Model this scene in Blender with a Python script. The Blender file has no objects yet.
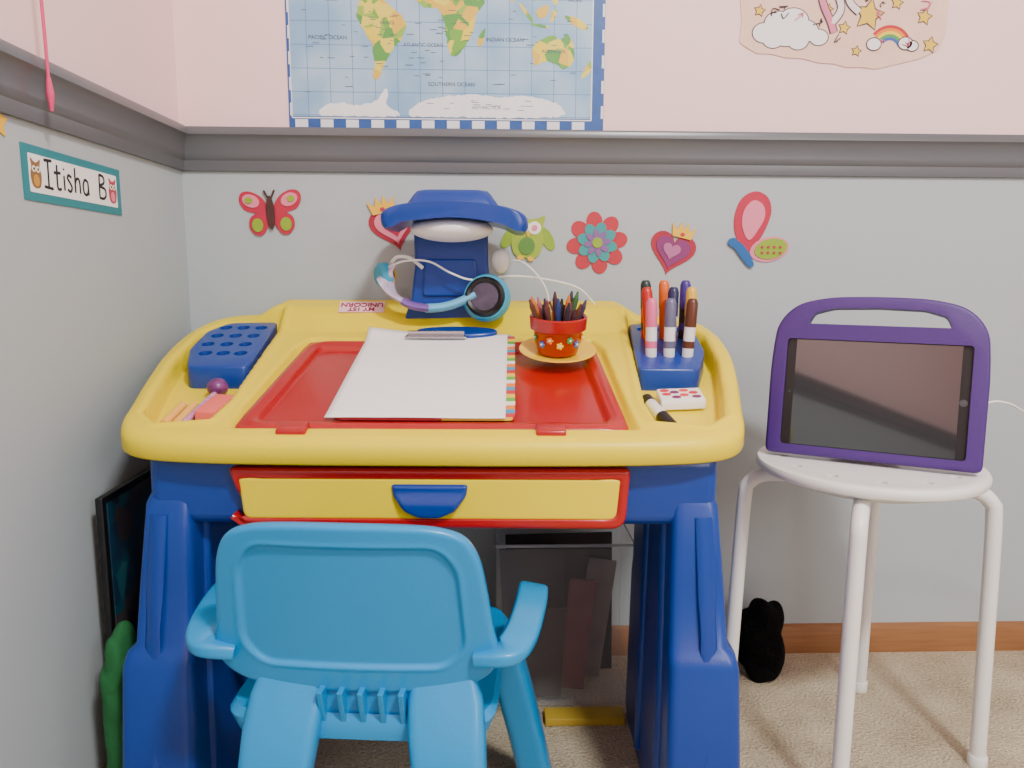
import bpy, bmesh, math, random
import numpy as np
from mathutils import Vector, Matrix
random.seed(7)
scene = bpy.context.scene
R = math.radians

# ---------------------------------------------------------------- materials
def lin(c):
    return tuple(((v/255)/12.92 if v/255 <= .04045 else ((v/255+.055)/1.055)**2.4) for v in c)
MATS = {}
def mat(name, rgb, rough=.5, bump=0, bscale=60, spec=.5, metal=0, coat=0, alpha=1, var=0, vscale=4):
    if name in MATS: return MATS[name]
    m = bpy.data.materials.new(name); m.use_nodes = True
    nt = m.node_tree; b = nt.nodes['Principled BSDF']
    c = lin(rgb)
    b.inputs['Base Color'].default_value = (*c, 1)
    b.inputs['Roughness'].default_value = rough
    b.inputs['Metallic'].default_value = metal
    b.inputs['Specular IOR Level'].default_value = spec
    b.inputs['Coat Weight'].default_value = coat
    b.inputs['Coat Roughness'].default_value = .12
    b.inputs['Alpha'].default_value = alpha
    tc = nt.nodes.new('ShaderNodeTexCoord')
    n = nt.nodes.new('ShaderNodeTexNoise'); n.inputs['Scale'].default_value = vscale
    n.inputs['Detail'].default_value = 3
    nt.links.new(tc.outputs['Object'], n.inputs['Vector'])
    mx = nt.nodes.new('ShaderNodeMix'); mx.data_type = 'RGBA'
    v = var if var else .04
    mx.inputs[6].default_value = (*[x*(1-v) for x in c], 1)
    mx.inputs[7].default_value = (*[min(1, x*(1+v)) for x in c], 1)
    nt.links.new(n.outputs['Fac'], mx.inputs[0])
    nt.links.new(mx.outputs[2], b.inputs['Base Color'])
    if bump:
        n2 = nt.nodes.new('ShaderNodeTexNoise'); n2.inputs['Scale'].default_value = bscale
        n2.inputs['Detail'].default_value = 4
        nt.links.new(tc.outputs['Object'], n2.inputs['Vector'])
        bp = nt.nodes.new('ShaderNodeBump'); bp.inputs['Strength'].default_value = bump
        bp.inputs['Distance'].default_value = .01
        nt.links.new(n2.outputs['Fac'], bp.inputs['Height'])
        nt.links.new(bp.outputs['Normal'], b.inputs['Normal'])
    MATS[name] = m
    return m

def wall_mat():
    m = bpy.data.materials.new('two_tone_wall_paint'); m.use_nodes = True
    nt = m.node_tree; b = nt.nodes['Principled BSDF']
    b.inputs['Roughness'].default_value = .5
    b.inputs['Specular IOR Level'].default_value = .3
    g = nt.nodes.new('ShaderNodeNewGeometry'); s = nt.nodes.new('ShaderNodeSeparateXYZ')
    nt.links.new(g.outputs['Position'], s.inputs[0])
    gt = nt.nodes.new('ShaderNodeMath'); gt.operation = 'GREATER_THAN'; gt.inputs[1].default_value = .94
    nt.links.new(s.outputs['Z'], gt.inputs[0])
    mx = nt.nodes.new('ShaderNodeMix'); mx.data_type = 'RGBA'
    mx.inputs[6].default_value = (*lin((176, 186, 190)), 1)
    mx.inputs[7].default_value = (*lin((252, 218, 216)), 1)
    nt.links.new(gt.outputs[0], mx.inputs[0])
    n = nt.nodes.new('ShaderNodeTexNoise'); n.inputs['Scale'].default_value = 160
    nt.links.new(g.outputs['Position'], n.inputs['Vector'])
    bp = nt.nodes.new('ShaderNodeBump'); bp.inputs['Strength'].default_value = .06; bp.inputs['Distance'].default_value = .004
    nt.links.new(n.outputs['Fac'], bp.inputs['Height']); nt.links.new(bp.outputs['Normal'], b.inputs['Normal'])
    nt.links.new(mx.outputs[2], b.inputs['Base Color'])
    return m

YEL = mat('yellow_plastic', (238, 214, 0), .40, bump=.03, bscale=250, spec=.35)
RED = mat('red_plastic', (172, 4, 10), .3, bump=.03, bscale=250, coat=.3)
BLU = mat('blue_plastic', (2, 56, 146), .34, bump=.03, bscale=250, coat=.2)
SKY = mat('light_blue_plastic', (0, 140, 204), .34, bump=.03, bscale=250, coat=.15)
WHT = mat('white_paint', (238, 238, 234), .35)
PAPER = mat('white_paper', (245, 245, 243), .8, bump=.05, bscale=12)
BLACK = mat('black_plastic', (14, 14, 16), .4)
PURP = mat('purple_foam', (66, 32, 112), .5, bump=.05, bscale=300)
METAL = mat('chrome_metal', (200, 200, 205), .25, metal=1)

# ---------------------------------------------------------------- helpers
def empty(name, loc=(0, 0, 0)):
    e = bpy.data.objects.new(name, None); e.location = loc; e.empty_display_size = .05
    scene.collection.objects.link(e); return e
def finish(name, me, m, parent=None, sharp=35, smooth=True):
    if smooth:
        me.shade_smooth(); me.set_sharp_from_angle(angle=R(sharp))
    if m:
        for mm in (m if isinstance(m, (list, tuple)) else [m]): me.materials.append(mm)
    o = bpy.data.objects.new(name, me); scene.collection.objects.link(o)
    if len(me.vertices):
        co = np.empty(len(me.vertices)*3); me.vertices.foreach_get('co', co); co = co.reshape(-1, 3)
        c = (co.min(0)+co.max(0))/2
        me.transform(Matrix.Translation(-Vector(c))); o.location = Vector(c)
    if parent:
        o.parent = parent; o.matrix_parent_inverse = Matrix.Translation(-parent.location)
    return o
def build(name, V, Fc, m, parent=None, sharp=35, smooth=True, recalc=True):
    me = bpy.data.meshes.new(name); me.from_pydata([tuple(v) for v in V], [], Fc)
    if recalc:
        bm = bmesh.new(); bm.from_mesh(me); bmesh.ops.recalc_face_normals(bm, faces=bm.faces); bm.to_mesh(me); bm.free()
    return finish(name, me, m, parent, sharp, smooth)
WALL = lambda x, z, h: (x, -h, z)

def cr(P, n, closed=True):
    P = np.array(P, float); k = len(P)
    segs = k if closed else k-1
    dense = []
    for i in range(segs):
        if closed: p0, p1, p2, p3 = P[(i-1) % k], P[i], P[(i+1) % k], P[(i+2) % k]
        else: p0, p1, p2, p3 = P[max(i-1, 0)], P[i], P[i+1], P[min(i+2, k-1)]
        for t in np.linspace(0, 1, 24, endpoint=False):
            dense.append(.5*((2*p1)+(-p0+p2)*t+(2*p0-5*p1+4*p2-p3)*t*t+(-p0+3*p1-3*p2+p3)*t**3))
    dense.append(P[0] if closed else P[-1])
    return resample(dense, n, closed)
def resample(D, n, closed=True):
    D = np.array(D, float)
    L = np.r_[0, np.cumsum(np.linalg.norm(np.diff(D, axis=0), axis=1))]
    t = np.linspace(0, L[-1], n, endpoint=not closed)
    return np.stack([np.interp(t, L, D[:, j]) for j in range(D.shape[1])], 1)
def rpoly(P, r, seg=6):
    P = [Vector(p) for p in P]; n = len(P); out = []
    for i in range(n):
        a, b, c = P[i-1], P[i], P[(i+1) % n]
        rr = r[i] if isinstance(r, (list, tuple)) else r
        d1 = (a-b); d2 = (c-b); rr = min(rr, d1.length*.49, d2.length*.49)
        p1 = b+d1.normalized()*rr; p2 = b+d2.normalized()*rr
        for k in range(seg+1):
            t = k/seg; out.append(tuple(p1*(1-t)**2+b*2*t*(1-t)+p2*t*t))
    return out
def rrect(cx, cy, w, h, r, seg=6):
    return rpoly([(cx-w/2, cy-h/2), (cx+w/2, cy-h/2), (cx+w/2, cy+h/2), (cx-w/2, cy+h/2)], r, seg)
def ell(cx, cy, a, b, n=28, rot=0):
    return [(cx+a*math.cos(t)*math.cos(rot)-b*math.sin(t)*math.sin(rot), cy+a*math.cos(t)*math.sin(rot)+b*math.sin(t)*math.cos(rot)) for t in [i*2*math.pi/n for i in range(n)]]
def sdp(X, Y, V):
    V = np.array(V, float); d = np.full(X.shape, 1e9); s = np.ones(X.shape); n = len(V)
    for i in range(n):
        a = V[i]; b = V[i-1]; e = b-a; wx = X-a[0]; wy = Y-a[1]
        t = np.clip((wx*e[0]+wy*e[1])/(e@e), 0, 1)
        d = np.minimum(d, (wx-e[0]*t)**2+(wy-e[1]*t)**2)
        c1 = Y >= a[1]; c2 = Y < b[1]; c3 = e[0]*wy > e[1]*wx
        s = np.where((c1 & c2 & c3) | (~c1 & ~c2 & ~c3), -s, s)
    return s*np.sqrt(d)
def sst(x): x = np.clip(x, 0, 1); return x*x*(3-2*x)

def ringfield(name, outline, T, hfun, thick, r, m, parent=None, rings=40, sharp=60):
    O = np.array(outline, float); n = len(O)
    area = np.sum(O[:, 0]*np.roll(O[:, 1], -1)-np.roll(O[:, 0], -1)*O[:, 1])
    if area < 0: O = O[::-1]
    tg = np.roll(O, -1, 0)-np.roll(O, 1, 0); tg /= np.linalg.norm(tg, axis=1)[:, None]
    nr = np.stack([tg[:, 1], -tg[:, 0]], 1); I = O-nr*r; c = I.mean(0)
    xs, hs = [], []
    for k in range(1, rings+1):
        p = c+(I-c)*k/rings; xs.append(p); hs.append(hfun(p[:, 0], p[:, 1])+0*p[:, 0])
    he = hs[-1]
    for j in range(1, 7):
        t = j/6*math.pi/2; xs.append(I+nr*r*math.sin(t)); hs.append(he-r*(1-math.cos(t)))
    xs.append(O); hs.append(he*0-thick+.003)
    xs.append(O-nr*.003); hs.append(he*0-thick)
    xs.append(I-nr*.01); hs.append(he*0-thick)
    V = [T(c[0], c[1], float(hfun(np.array([c[0]]), np.array([c[1]]))[0]))]
    for p, h in zip(xs, hs):
        for i in range(n): V.append(T(p[i, 0], p[i, 1], h[i]))
    Fc = [(0, 1+i, 1+(i+1) % n) for i in range(n)]
    K = len(xs)
    for k in range(K-1):
        a = 1+k*n; b = a+n
        for i in range(n):
            j = (i+1) % n; Fc.append((a+i, b+i, b+j, a+j))
    V.append(T(c[0], c[1], -thick)); q = len(V)-1; a = 1+(K-1)*n
    Fc += [(q, a+(i+1) % n, a+i) for i in range(n)]
    return build(name, V, Fc, m, parent, sharp)

def prism(name, pts, T, h0, h1, m, parent=None, bevel=0, seg=3, sharp=35):
    n = len(pts)
    V = [T(p[0], p[1], h0) for p in pts]+[T(p[0], p[1], h1) for p in pts]
    Fc = [tuple(range(n))[::-1], tuple(range(n, 2*n))]+[(i, (i+1) % n, n+(i+1) % n, n+i) for i in range(n)]
    o = build(name, V, Fc, m, parent, sharp)
    if bevel:
        b = o.modifiers.new('bevel', 'BEVEL'); b.width = bevel; b.segments = seg; b.limit_method = 'ANGLE'; b.angle_limit = R(40)
    return o
def rbox(name, size, loc, m, parent=None, bevel=.004, rot=(0, 0, 0), T=None, seg=3):
    bm = bmesh.new(); bmesh.ops.create_cube(bm, size=1)
    for v in bm.verts: v.co = Vector((v.co.x*size[0], v.co.y*size[1], v.co.z*size[2]))
    if bevel: bmesh.ops.bevel(bm, geom=bm.edges[:], offset=bevel, segments=seg, affect='EDGES', profile=.5)
    from mathutils import Euler
    bm.transform(Matrix.Translation(loc) @ Euler(rot).to_matrix().to_4x4())
    if T:
        for v in bm.verts: v.co = Vector(T(*v.co))
    bmesh.ops.recalc_face_normals(bm, faces=bm.faces)
    me = bpy.data.meshes.new(name); bm.to_mesh(me); bm.free()
    return finish(name, me, m, parent, 40)
def lathe(name, prof, loc, m, parent=None, seg=40, M=None, sharp=40):
    V, Fc = [], []; k = len(prof)
    for i in range(seg):
        t = i*2*math.pi/seg
        for (r, z) in prof:
            v = Vector((r*math.cos(t), r*math.sin(t), z))
            if M: v = M @ v
            V.append(tuple(v+Vector(loc)))
    for i in range(seg):
        j = (i+1) % seg
        for q in range(k-1): Fc.append((i*k+q, j*k+q, j*k+q+1, i*k+q+1))
    me = bpy.data.meshes.new(name); me.from_pydata(V, [], Fc)
    bm = bmesh.new(); bm.from_mesh(me); bmesh.ops.remove_doubles(bm, verts=bm.verts, dist=1e-5)
    bmesh.ops.recalc_face_normals(bm, faces=bm.faces); bm.to_mesh(me); bm.free()
    return finish(name, me, m, parent, sharp)
def tube(name, pts, r, m, parent=None, seg=12, n=None, smooth=True, closed=False, ry=None, up=(0, 0, 1), radii=None, box=0):
    P = cr(pts, n or max(12, len(pts)*8), closed) if smooth else np.array(pts, float)
    N = len(P); V = []; ry = ry or r
    u = Vector(up)
    if box:
        prof = rrect(0, 0, 2*r, 2*ry, box, 4); seg = len(prof)
    else: prof = [(r*math.cos(k*2*math.pi/seg), ry*math.sin(k*2*math.pi/seg)) for k in range(seg)]
    for i in range(N):
        a = P[i-1] if (i > 0 or closed) else P[i]; b = P[(i+1) % N] if (i < N-1 or closed) else P[i]
        t = Vector(b-a).normalized()
        if ry == r and i > 0: x = (px_-t*px_.dot(t)).normalized()
        else:
            x = t.cross(u)
            if x.length < 1e-3: x = t.cross(Vector((1, 0, 0)))
            x.normalize()
        px_ = x; y = t.cross(x).normalized()
        s = 1 if radii is None else np.interp(i/(N-1), np.linspace(0, 1, len(radii)), radii)
        for (q1, q2) in prof:
            V.append(tuple(Vector(P[i])+x*q1*s+y*q2*s))
    Fc = []
    for i in range(N if closed else N-1):
        for k in range(seg):
            a = i*seg; b = ((i+1) % N)*seg; l = (k+1) % seg
            Fc.append((a+k, a+l, b+l, b+k))
    if not closed: Fc += [tuple(range(seg))[::-1], tuple(range((N-1)*seg, N*seg))]
    return build(name, V, Fc, m, parent, 60)
def loft(name, secs, m, parent=None, sharp=50):
    n = len(secs[0]); V = [p for s in secs for p in s]; Fc = []
    for i in range(len(secs)-1):
        for k in range(n):
            l = (k+1) % n; Fc.append((i*n+k, i*n+l, (i+1)*n+l, (i+1)*n+k))
    Fc += [tuple(range(n))[::-1], tuple(range((len(secs)-1)*n, len(secs)*n))]
    return build(name, V, Fc, m, parent, sharp)
def sec(cx, cy, z, w, d, r, T=None):
    pts = rrect(cx, cy, w, d, r, 5)
    return [(T(x, y, z) if T else (x, y, z)) for x, y in pts]
def text(name, body, size, M, m, parent, ext=.0004, shear=0, bold=0):
    cu = bpy.data.curves.new(name, 'FONT'); cu.body = body; cu.size = size; cu.extrude = ext; cu.align_x = 'CENTER'; cu.align_y = 'CENTER'; cu.shear = shear; cu.offset = bold
    ob = bpy.data.objects.new(name, cu); scene.collection.objects.link(ob)
    bpy.context.view_layer.update()
    me = bpy.data.meshes.new_from_object(ob); bpy.data.objects.remove(ob)
    me.transform(M); me.materials.clear()
    return finish(name, me, m, parent, smooth=False)
def cut(o, cutters):
    for c in cutters:
        md = o.modifiers.new('cut', 'BOOLEAN'); md.operation = 'DIFFERENCE'; md.object = c; md.solver = 'EXACT'
    bpy.context.view_layer.update()
    dg = bpy.context.evaluated_depsgraph_get()
    me = bpy.data.meshes.new_from_object(o.evaluated_get(dg))
    o.modifiers.clear(); o.data = me
    me.shade_smooth(); me.set_sharp_from_angle(angle=R(35))
    for c in cutters: bpy.data.objects.remove(c)
def blob(name, loc, rad, m, parent=None, sub=4, amp=0, freq=20, M=None, p=1):
    from mathutils import noise
    bm = bmesh.new(); bmesh.ops.create_icosphere(bm, subdivisions=sub, radius=1)
    for v in bm.verts:
        q = Vector([math.copysign(abs(a)**p, a) for a in v.co])
        c = Vector((q.x*rad[0], q.y*rad[1], q.z*rad[2]))
        if amp: c *= 1+amp*noise.noise(c*freq)
        if M: c = M @ c
        v.co = c+Vector(loc)
    me = bpy.data.meshes.new(name); bm.to_mesh(me); bm.free()
    return finish(name, me, m, parent, 180)

# ---------------------------------------------------------------- room
XL, XR, YB, YF, ZC = -.53, 2.5, 0.0, -3.2, 2.44
WM = wall_mat()
rbox('wall_back', (XR-XL+.2, .1, ZC), ((XL+XR)/2, .05, ZC/2), WM, bevel=0)
rbox('wall_left', (.1, -YF, ZC), (XL-.05, YF/2, ZC/2), WM, bevel=0)
rbox('wall_right', (.1, -YF, ZC), (XR+.05, YF/2, ZC/2), WM, bevel=0)
rbox('wall_front', (XR-XL+.2, .1, ZC), ((XL+XR)/2, YF-.05, ZC/2), WM, bevel=0)
rbox('ceiling', (XR-XL+.2, -YF+.2, .1), ((XL+XR)/2, YF/2, ZC+.05), mat('ceiling_white', (235, 235, 233), .8), bevel=0)
carpet = bpy.data.materials.new('beige_carpet'); carpet.use_nodes = True
nt = carpet.node_tree; b = nt.nodes['Principled BSDF']; b.inputs['Roughness'].default_value = .95; b.inputs['Specular IOR Level'].default_value = .1
g = nt.nodes.new('ShaderNodeNewGeometry'); n1 = nt.nodes.new('ShaderNodeTexNoise'); n1.inputs['Scale'].default_value = 220; n1.inputs['Detail'].default_value = 5
n2 = nt.nodes.new('ShaderNodeTexNoise'); n2.inputs['Scale'].default_value = 9
r1 = nt.nodes.new('ShaderNodeValToRGB'); r1.color_ramp.elements[0].position = .3; r1.color_ramp.elements[1].position = .7
r1.color_ramp.elements[0].color = (*lin((152, 138, 112)), 1); r1.color_ramp.elements[1].color = (*lin((224, 210, 182)), 1)
ma = nt.nodes.new('ShaderNodeMath'); ma.operation = 'MULTIPLY_ADD'; ma.inputs[1].default_value = .4
nt.links.new(g.outputs['Position'], n1.inputs['Vector']); nt.links.new(g.outputs['Position'], n2.inputs['Vector'])
mb = nt.nodes.new('ShaderNodeMath'); mb.operation = 'MULTIPLY'; mb.inputs[1].default_value = .6
nt.links.new(n1.outputs['Fac'], mb.inputs[0]); nt.links.new(n2.outputs['Fac'], ma.inputs[0]); nt.links.new(mb.outputs[0], ma.inputs[2])
nt.links.new(ma.outputs[0], r1.inputs[0]); nt.links.new(r1.outputs[0], b.inputs['Base Color'])
bp = nt.nodes.new('ShaderNodeBump'); bp.inputs['Strength'].default_value = .8; bp.inputs['Distance'].default_value = .01
nt.links.new(n1.outputs['Fac'], bp.inputs['Height']); nt.links.new(bp.outputs['Normal'], b.inputs['Normal'])
rbox('floor', (XR-XL+.2, -YF+.2, .1), ((XL+XR)/2, YF/2, -.05), carpet, bevel=0)

wood = bpy.data.materials.new('oak_wood'); wood.use_nodes = True
nt = wood.node_tree; b = nt.nodes['Principled BSDF']; b.inputs['Roughness'].default_value = .4
g = nt.nodes.new('ShaderNodeNewGeometry'); mp = nt.nodes.new('ShaderNodeMapping'); mp.inputs['Scale'].default_value = (3, 3, 70)
n1 = nt.nodes.new('ShaderNodeTexNoise'); n1.inputs['Scale'].default_value = 3; n1.inputs['Detail'].default_value = 6
r1 = nt.nodes.new('ShaderNodeValToRGB'); r1.color_ramp.elements[0].color = (*lin((124, 82, 50)), 1); r1.color_ramp.elements[1].color = (*lin((170, 120, 76)), 1)
nt.links.new(g.outputs['Position'], mp.inputs[0]); nt.links.new(mp.outputs[0], n1.inputs['Vector']); nt.links.new(n1.outputs['Fac'], r1.inputs[0]); nt.links.new(r1.outputs[0], b.inputs['Base Color'])
bprof = [(0, 0), (.012, 0), (.012, .04), (.008, .053), (0, .056)]
prism('baseboard_back', bprof, lambda d, z, x: (x, -d, z), XL, XR, wood)
prism('baseboard_left', bprof, lambda d, z, y: (XL+d, y, z), YF, 0, wood)
prism('baseboard_right', bprof, lambda d, z, y: (XR-d, y, z), YF, 0, wood)
RAIL = mat('grey_rail_paint', (98, 101, 105), .3)
rp = [(0, .905), (.006, .905), (.007, .912), (.007, .922), (.010, .926), (.011, .934), (.011, .946), (.014, .955), (.017, .961), (.020, .964), (.020, .974), (.018, .977), (0, .977)]
prism('trim_1', rp, lambda d, z, x: (x, -d, z), XL, XR, RAIL)
prism('trim_2', rp, lambda d, z, y: (XL+d, y, z), YF, 0, RAIL)

# ---------------------------------------------------------------- desk
ca, sa = math.cos(R(-2)), math.sin(R(-2)); DX, DY = -.062, -.30
def rotd(x, y): return (DX+(x-DX)*ca-(y-DY)*sa, DY+(x-DX)*sa+(y-DY)*ca)
def TD(x, y, h):
    X, Y = rotd(x, y); return (X, Y, .668+.25*y+h)
def TB(x, y, z):
    X, Y = rotd(x, y); return (X, Y, z)
desk = empty('art_desk', (DX, DY, 0))
half = [(0, -.512), (.16, -.511), (.28, -.507), (.350, -.495), (.382, -.465), (.398, -.40), (.420, -.30), (.436, -.20), (.434, -.115), (.410, -.056), (.35, -.030), (.22, -.028), (.1, -.028)]
OUT = half+[(0, -.028)]+[(-x, y) for x, y in half[1:][::-1]]
OUT = cr([(x+DX, y) for x, y in OUT], 560)
PL = [(-.428, -.438), (-.448, -.35), (-.467, -.25), (-.472, -.14), (-.450, -.090), (-.352, -.080), (-.342, -.25), (-.332, -.40), (-.338, -.456), (-.40, -.467)]
PR = [(2*DX-x, y) for x, y in PL]
CEN = [(DX-.250, -.478), (DX+.250, -.478), (DX+.240, -.20), (DX+.225, -.160), (DX-.225, -.160), (DX-.240, -.20)]
HUMP = [(DX-.34, -.115), (DX+.32, -.115), (DX+.30, .02), (DX-.32, .02)]
def htray(x, y):
    h = x*0
    sl = sdp(x, y, PL); sr = sdp(x, y, PR)
    h = h-.028*sst(-sl/.006)-.028*sst(-sr/.006)
    h = h+.003*np.exp(-((sl-.007)/.005)**2)+.003*np.exp(-((sr-.007)/.005)**2)
    h = h-.012*sst((-sdp(x, y, CEN)+.002)/.007)
    h = h+.026*sst((-sdp(x, y, HUMP)+.02)/.06)
    return h
ringfield('tray_top', OUT, TD, htray, .031, .013, YEL, desk, rings=150)
RP = rpoly([(DX-.242, -.474), (DX+.242, -.474), (DX+.226, -.170), (DX-.226, -.170)], .012)
RP = resample(RP+[RP[0]], 300)
RIN = rpoly([(DX-.216, -.450), (DX+.216, -.450), (DX+.202, -.192), (DX-.202, -.192)], .014)
def hred(x, y):
    sd = sdp(x, y, RIN)
    return .008*sst(sd/.006)+.0025*np.exp(-((sd-.016)/.005)**2)
ringfield('red_work_panel', RP, lambda x, y, h: TD(x, y, h-.010), hred, .006, .004, RED, desk, rings=90)
for i, xx in enumerate((-.165, .145)):
    rbox('panel_tab_%d' % (i+1), (.036, .024, .012), (DX+xx, -.484, -.000), RED, desk, .003, T=TD)
def pegblock(name, mx):
    P = [(-.432, -.295), (-.458, -.22), (-.462, -.14), (-.440, -.097), (-.360, -.092), (-.350, -.22), (-.345, -.295)]
    if mx: P = [(2*DX-x-.004, y) for x, y in P][::-1]
    o = prism(name, rpoly(P, .012, 4), TD, -.030, .004, BLU, desk, .003)
    cs = []
    for j in range(4):
        for i in range(3):
            yy = -.123-.039*j; xx = -.437+.029*i
            if j == 3: xx = -.426+.0265*i
            if mx: xx = 2*DX-xx-.004
            cs.append((xx, yy))
    bm = bmesh.new()
    for (xx, yy) in cs:
        M = Matrix.Translation(Vector(TD(xx, yy, .0)))
        bmesh.ops.create_cone(bm, cap_ends=True, segments=24, radius1=.0098, radius2=.0098, depth=.038, matrix=M)
    me = bpy.data.meshes.new('c'); bm.to_mesh(me); bm.free(); c = bpy.data.objects.new('c', me); scene.collection.objects.link(c)
    cut(o, [c])
    return cs
hl = pegblock('peg_block_1', False); hr = pegblock('peg_block_2', True)
prism('rear_grip', ell(DX+.008, -.148, .066, .020), TD, -.004, .010, BLU, desk, .003)
MY = Matrix.Translation(Vector(TD(-.220, -.082, .0265))) @ Matrix.Rotation(R(32), 4, 'X') @ Matrix.Rotation(R(180), 4, 'Z')
rbox('label_sticker', (.076, .030, .0014), (0, 0, 0), mat('label_pink', (240, 196, 205), .6), desk, 0, T=lambda x, y, z: tuple(MY @ Vector((x, y, z))))
LT = mat('label_text', (150, 20, 60), .6)
text('label_text_1', 'MY 1ST', .014, MY @ Matrix.Translation((0, .0075, .0010)), LT, desk, bold=.0003)
text('label_text_2', 'UNICORN', .0155, MY @ Matrix.Translation((0, -.0055, .0010)), LT, desk, bold=.0003)

prism('apron', [(-.476, .425), (-.480, .46), (-.478, .515), (-.09, .612), (-.09, .425)], lambda y, z, x: TB(x, y, z), DX-.347, DX+.351, BLU, desk, .014, 4)
def leg(sgn, nm):
    def X(v): return DX+sgn*v
    S = []
    prof = [(0, .292, .386, -.530, -.19), (.02, .290, .388, -.532, -.186), (.255, .292, .379, -.516, -.195), (.272, .292, .375, -.510, -.20), (.280, .293, .366, -.504, -.20), (.36, .294, .361, -.493, -.20), (.452, .296, .353, -.482, -.20), (.47, .298, .346, -.474, -.205)]
    for z, a, b_, y0, y1 in prof:
        S.append(sec(X((a+b_)/2), (y0+y1)/2, z, b_-a, y1-y0, .014, TB))
    loft(nm, S, BLU, desk)
    tube(nm+'_front_rib', [TB(X(.334), -.482, .44), TB(X(.338), -.498, .34), TB(X(.342), -.508, .25), TB(X(.346), -.530, .03)], .012, BLU, desk, ry=.005, seg=10)
    tube(nm+'_inner_rib_1', [TB(X(.295), -.44, .42), TB(X(.293), -.46, .25), TB(X(.290), -.475, .03)], .007, BLU, desk)
    tube(nm+'_inner_rib_2', [TB(X(.295), -.33, .42), TB(X(.293), -.33, .25), TB(X(.290), -.33, .03)], .007, BLU, desk)
leg(-1, 'leg_left'); leg(1, 'leg_right')
rbox('rear_crossbar', (.62, .03, .10), (DX, -.11, .48), BLU, desk, .008, T=TB)
TF = lambda x, z, h: TB(x, -.477-h, z)
DF = resample(rpoly([(DX-.236, .428), (DX+.236, .428), (DX+.241, .503), (DX-.241, .503)], [.018, .018, .006, .006])+[(DX-.218, .428)], 240)
YR = rpoly([(DX-.225, .4395), (DX+.225, .4395), (DX+.230, .4915), (DX-.230, .4915)], [.010, .010, .004, .004])
ringfield('drawer_frame', DF, TF, lambda x, z: .020-.006*sst(-sdp(x, z, YR)/.004), .002, .006, RED, desk, rings=50)
YRO = resample(YR+[YR[0]], 200)
ringfield('drawer_front', YRO, lambda x, z, h: TF(x, z, h+.010), lambda x, z: x*0+.009, .002, .004, YEL, desk, rings=20)
hd = [(DX-.046+.0, .484), (DX-.044, .470), (DX-.03, .452), (DX-.012, .444), (DX+.012, .444), (DX+.03, .452), (DX+.044, .470), (DX+.046, .484)]
hd = resample(rpoly(hd, .004)+[rpoly(hd, .004)[0]], 90)
ringfield('drawer_handle', hd, lambda x, z, h: TF(x, z, h+.018), lambda x, z: .012-.006*sst((z-.458)/.02), .002, .005, BLU, desk, rings=16)

# lamp
lamp = empty('desk_lamp', (-.06, -.08, .67))
XZ = lambda x, z, h: (x, h, z)
prism('lamp_post', rpoly([(-.130, .658), (.014, .658), (.008, .70), (.002, .745), (.002, .815), (-.122, .815), (-.120, .745), (-.126, .70)], .008), XZ, -.095, -.045, BLU, lamp, .006)
prism('lamp_post_foot', rpoly([(-.138, .655), (.022, .655), (.014, .680), (-.130, .680)], .006), XZ, -.102, -.040, BLU, lamp, .005)
prism('lamp_post_panel', rpoly([(-.108, .693), (-.014, .693), (-.018, .755), (-.104, .755)], .008), XZ, -.100, -.085, BLU, lamp, .003)
def hoodsec(y, k):
    t = [(-.158, .800), (-.162, .822), (-.140, .834), (-.10, .839), (-.055, .841), (-.005, .838), (.037, .831), (.061, .818), (.060, .795)]
    bt = [(.030, .806), (-.01, .813), (-.055, .816), (-.10, .813), (-.135, .809)]
    cx_, cz_ = -.052, .815
    P = cr(t+bt, 90)
    return [(cx_+(p[0]-cx_)*k, y, cz_+(p[1]-cz_)*(.5+.5*k)) for p in P]
loft('lamp_visor', [hoodsec(-.208, .90), hoodsec(-.205, .955), hoodsec(-.197, .985), hoodsec(-.185, 1), hoodsec(-.08, 1), hoodsec(-.065, .985), hoodsec(-.058, .955)], BLU, lamp)
loft('lamp_cap', [[(x, y, z) for x, y in rrect(-.054, -.13, w, d, .02, 5)] for z, w, d in ((.825, .160, .11), (.840, .140, .10), (.853, .122, .088), (.859, .112, .078), (.861, .096, .062))], BLU, lamp)
blob('lamp_diffuser', (-.056, -.140, .801), (.066, .058, .020), mat('lamp_diffuser', (240, 240, 242), .3), lamp)
blob('lamp_knob', (.022, -.092, .752), (.015, .012, .021), WHT, lamp, 3)

# headphones (leaning on the lamp foot, cup resting on the desk rim)
hp = empty('headphones', (-.08, -.12, .68))
HPp = lambda x, y, z: (x*1.05, y+.063, z*1.052-.0385)
HL = lambda L: [HPp(*q) for q in L]
GRY = mat('headphone_purple', (118, 84, 160), .4); LB = mat('headphone_light_blue', (110, 190, 228), .4); TEAL = mat('headphone_teal', (50, 160, 196), .4)
PTN = mat('headphone_pattern', (190, 176, 200), .4, var=.6, vscale=60)
tube('band_outer', HL([(-.150, -.170, .745), (-.158, -.178, .722), (-.145, -.188, .698), (-.118, -.190, .684), (-.095, -.190, .679)]), .0150, PTN, hp, ry=.0050)
tube('band_purple', HL([(-.130, -.191, .689), (-.115, -.193, .682), (-.09, -.193, .678)]), .0155, GRY, hp, ry=.0068)
tube('band_end', HL([(-.095, -.190, .678), (-.07, -.192, .680), (-.045, -.193, .687), (-.018, -.192, .700)]), .0165, LB, hp, ry=.0075)
tube('band_inner', HL([(-.150, -.165, .748), (-.14, -.17, .757), (-.12, -.175, .755), (-.10, -.18, .740)]), .003, WHT, hp)
MC = Matrix.Rotation(R(-14), 4, 'Z') @ Matrix.Rotation(R(78), 4, 'X') @ Matrix.Scale(1.27, 4)
EC = HPp(.000, -.193, .694)
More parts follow.
